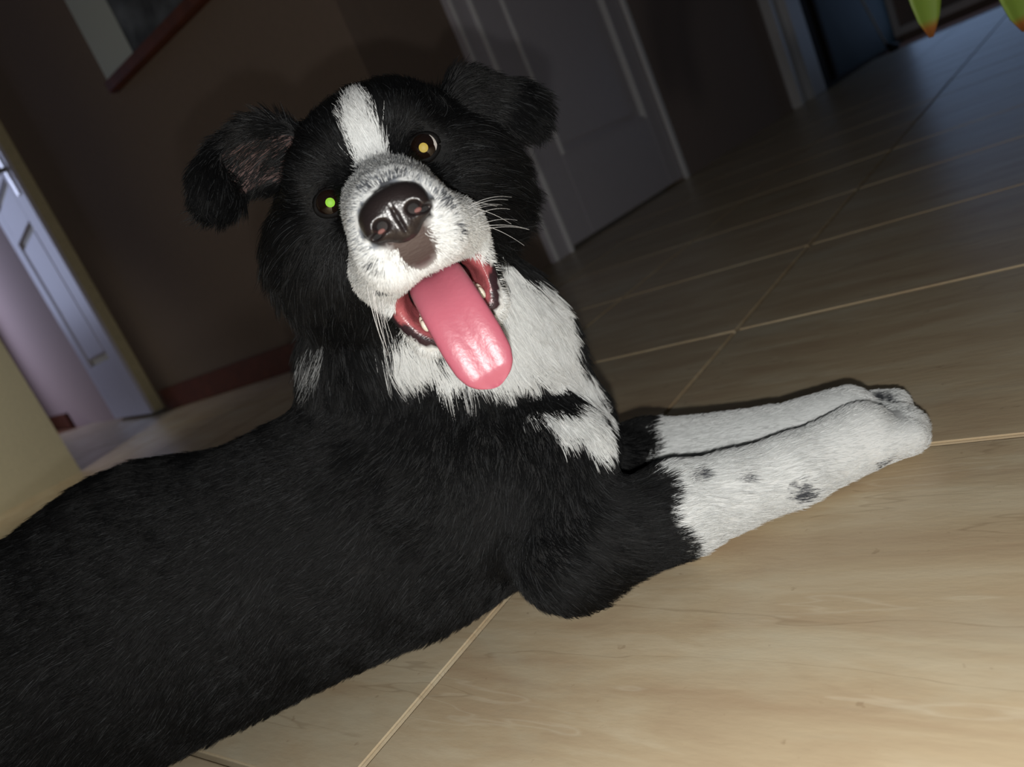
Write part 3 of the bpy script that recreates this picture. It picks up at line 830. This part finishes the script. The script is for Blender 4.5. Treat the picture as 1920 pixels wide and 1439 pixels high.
# ---- tongue
def tongue():
    path = np.array([(0, .012, -.068), (0, -.015, -.0630), (0, -.038, -.0625), (0, -.052, -.074), (0, -.057, -.090), (0, -.060, -.105), (0, -.062, -.117)])
    wid = np.interp(np.linspace(0, 1, 40), [0, .3, .5, .7, .82, .9, .96, 1], [.0125, .0145, .0150, .0155, .0148, .0125, .0085, .0015])
    tk = np.interp(np.linspace(0, 1, 40), [0, .5, .9, 1], [.0085, .0070, .0050, .0014])
    tp = np.linspace(0, 1, len(path)); t = np.linspace(0, 1, 40)
    cen = np.stack([np.interp(t, tp, path[:, i]) for i in range(3)], 1)
    for _ in range(6): cen[1:-1] = (cen[:-2] + cen[2:] + 2 * cen[1:-1]) / 4
    ns = 20; vs, fs = [], []
    for i in range(40):
        d = cen[min(i + 1, 39)] - cen[max(i - 1, 0)]; d /= np.linalg.norm(d)
        up = np.cross(np.array([1., 0, 0]), d); up *= -1 if up[2] - up[1] < 0 else 1
        for k in range(ns):
            a = 2 * math.pi * k / ns; x = math.cos(a); y = math.sin(a)
            groove = -.0022 * math.exp(-(x / .22) ** 2) * (y > 0) * (1 - t[i] * .6)
            vs.append(hw(cen[i] + np.array([x * wid[i], 0, 0]) + up * (math.copysign(abs(y) ** .8, y) * tk[i] + groove + .0022 * x * x)))
    for i in range(39):
        for k in range(ns): fs.append((i * ns + k, i * ns + (k + 1) % ns, (i + 1) * ns + (k + 1) % ns, (i + 1) * ns + k))
    fs.append(tuple(range(ns))[::-1]); fs.append(tuple(39 * ns + k for k in range(ns)))
    me = mesh('tongue', vs, fs); bm = bmesh.new(); bm.from_mesh(me); bmesh.ops.recalc_face_normals(bm, faces=bm.faces); bm.to_mesh(me); bm.free()
    m, nt, b = nodes('wet_pink_tongue'); N, L = nt.nodes, nt.links
    b.inputs['Base Color'].default_value = srgb(178, 96, 112); b.inputs['Roughness'].default_value = .34; b.inputs['Specular IOR Level'].default_value = .38
    b.inputs['Subsurface Weight'].default_value = .05; b.inputs['Subsurface Radius'].default_value = (1, .3, .25); b.inputs['Subsurface Scale'].default_value = .004
    n = N.new('ShaderNodeTexNoise'); n.inputs['Scale'].default_value = 420; tc = N.new('ShaderNodeTexCoord'); L.new(tc.outputs['Object'], n.inputs['Vector'])
    bp = N.new('ShaderNodeBump'); bp.inputs['Strength'].default_value = .25; bp.inputs['Distance'].default_value = .0006
    L.new(n.outputs['Fac'], bp.inputs['Height']); L.new(bp.outputs[0], b.inputs['Normal'])
    o = link('tongue', me, m, dog, True); sb = o.modifiers.new('s', 'SUBSURF'); sb.levels = sb.render_levels = 1
    return o
tongue()
# ---- teeth
M_tooth = plain('ivory_tooth', srgb(226, 218, 200), .25, .5)
for s in (-1, 1):
    for k, (y, z, r) in enumerate(((-.022, -.0785, .0026), (-.014, -.0775, .0030), (-.005, -.0765, .0032))):
        uv_sphere('tooth', hw((s * .0168, y, z)), r, M_tooth, dog, (.65, .9, 1.25), HM, 16)
# ---- whiskers
wr = []
def whisker(root, d, ln, bend): 
    r = hw(root); d = unit(hv(d)); b_ = hv(bend)
    return [r + d * ln * t + b_ * ln * t * t for t in np.linspace(0, 1, 7)]
for s in (-1, 1):
    for k in range(11):
        y = -.030 - .028 * rng.random(); z = -.034 - .018 * rng.random()
        dz = -1.2 - .5 * rng.random() if s < 0 else .2 - .8 * rng.random()
        wr.append(whisker((s * .0235, y, z), (s * .9, .55 + .3 * rng.random(), dz * .9), .028 + .022 * rng.random(), (s * -.12, .1, -.18 - .1 * rng.random())))
wr = np.array(wr)
setp(make_curves('whiskers', wr, np.tile(np.linspace(.00015, .00004, 7), (len(wr), 1)), np.full((len(wr), 3), .75), M_fur_w, dog), kind='stuff')
#DOG_END

# ------------------------------------------------------------------ potted plant at the right: leaves hang into view
M_pot = plain('terracotta_pot', srgb(150, 84, 56), .8, .2, .08, 30, .2)
M_soil = plain('potting_soil', srgb(48, 36, 28), .95, .1, .3, 80, .6)
def leaf_material():
    m, nt, b = nodes('green_leaf'); N, L = nt.nodes, nt.links
    a = N.new('ShaderNodeAttribute'); a.attribute_name = 'along'
    r = N.new('ShaderNodeValToRGB'); e = r.color_ramp.elements
    e[0].position = .0; e[0].color = srgb(92, 128, 44); e[1].position = 1; e[1].color = srgb(150, 96, 48)
    x = e.new(.97); x.color = srgb(138, 168, 70); y = e.new(.985); y.color = srgb(168, 104, 50)
    L.new(a.outputs['Fac'], r.inputs[0]); L.new(r.outputs[0], b.inputs['Base Color'])
    b.inputs['Roughness'].default_value = .45
    return m
M_leaf_g = leaf_material()
tipA, topA = at_dist(1747, 70, 1.05), at_dist(1736, -30, 1.04)
tipB, topB = at_dist(1922, 58, 1.02), at_dist(1925, -40, 1.0)
pot_c = np.array([1.02, .80, 0])
plant = setp(empty('potted_plant', tuple(pot_c)), 'leafy green potted plant with brown-tipped hanging leaves at the top right', 'plant')
bm = bmesh.new()
prof_ = [(.0, .0), (.085, .0), (.12, .2), (.128, .2), (.128, .225), (.112, .225), (.108, .19), (.0, .19)]
ring = 28; vs, fs = [], []
for r_, z_ in prof_:
    for k in range(ring): a = 2 * math.pi * k / ring; vs.append(pot_c + np.array([r_ * math.cos(a), r_ * math.sin(a), z_ + .001]))
for i in range(len(prof_) - 1):
    for k in range(ring): fs.append((i * ring + k, i * ring + (k + 1) % ring, (i + 1) * ring + (k + 1) % ring, (i + 1) * ring + k))
bm.free(); link('pot', mesh('pot', vs, fs), M_pot, plant, True)
vs = [pot_c + np.array([.109 * math.cos(2 * math.pi * k / ring), .109 * math.sin(2 * math.pi * k / ring), .2]) for k in range(ring)]
link('soil', mesh('soil', vs + [pot_c + np.array([0, 0, .212])], [(k, (k + 1) % ring, ring) for k in range(ring)]), M_soil, plant, True)
def leaf(base, mid, top, tip, width, face):
    """arching blade: stalk from the soil to mid, blade over top and down to the tip"""
    face = unit(face)
    P_ = [np.array(p) for p in (base, mid, top, tip)]
    def bez(t): return P_[0] * (1 - t) ** 3 + 3 * P_[1] * t * (1 - t) ** 2 + 3 * P_[2] * t * t * (1 - t) + P_[3] * t ** 3
    tube('stalk', [bez(t) for t in np.linspace(0, .5, 8)], [.004] * 7 + [.003], M_leaf_g, plant, 8)
    n = 34; vs, fs, al = [], [], []
    for i in range(n):
        t = .48 + .52 * i / (n - 1); c = bez(t); d = unit(bez(min(t + .01, 1)) - bez(min(t + .01, 1) - .02))
        sd = unit(np.cross(d, face)); nn = np.cross(sd, d)
        u = i / (n - 1); w = width / 2 * (min(1, (1 - u) / .11 + .01) ** .5 * min(1, u / .4 + .05) ** .7)
        for j in range(7):
            s = (j - 3) / 3; vs.append(c + sd * w * s + nn * (.005 * abs(s) ** 1.3 * (w / width * 2) + .0012 * math.sin(j * 3.1))); al.append(u)
    for i in range(n - 1):
        for j in range(6): fs.append((i * 7 + j, i * 7 + j + 1, (i + 1) * 7 + j + 1, (i + 1) * 7 + j))
    me = mesh('leaf', vs, fs); at = me.attributes.new('along', 'FLOAT', 'POINT'); at.data.foreach_set('value', np.array(al, np.float32))
    o = link('leaf', me, M_leaf_g, plant, True); so = o.modifiers.new('t', 'SOLIDIFY'); so.thickness = .0012
    return o
soil = pot_c + np.array([0, 0, .2])
tocam = -RW[:, 2]
leaf(soil + [-.02, .01, 0], soil + [-.08, .01, .42], tipA + [.02, 0, .42], tipA, .046, tocam)
leaf(soil + [-.02, -.02, 0], soil + [-.04, -.01, .38], tipB + [-.03, 0, .36], tipB, .046, tocam)
for k in range(7):
    a = math.radians(-70 + 45 * k); ex = np.array([math.cos(a), math.sin(a), 0])
    if ex[0] < -.3: ex[0] *= .3
    leaf(soil + ex * .03, soil + ex * .06 + [0, 0, .42], soil + ex * .26 + [0, 0, .5 + .05 * (k % 3)], soil + ex * .34 + [0, 0, .15 + .04 * (k % 2)], .05, (-ex[0], -ex[1], .6))
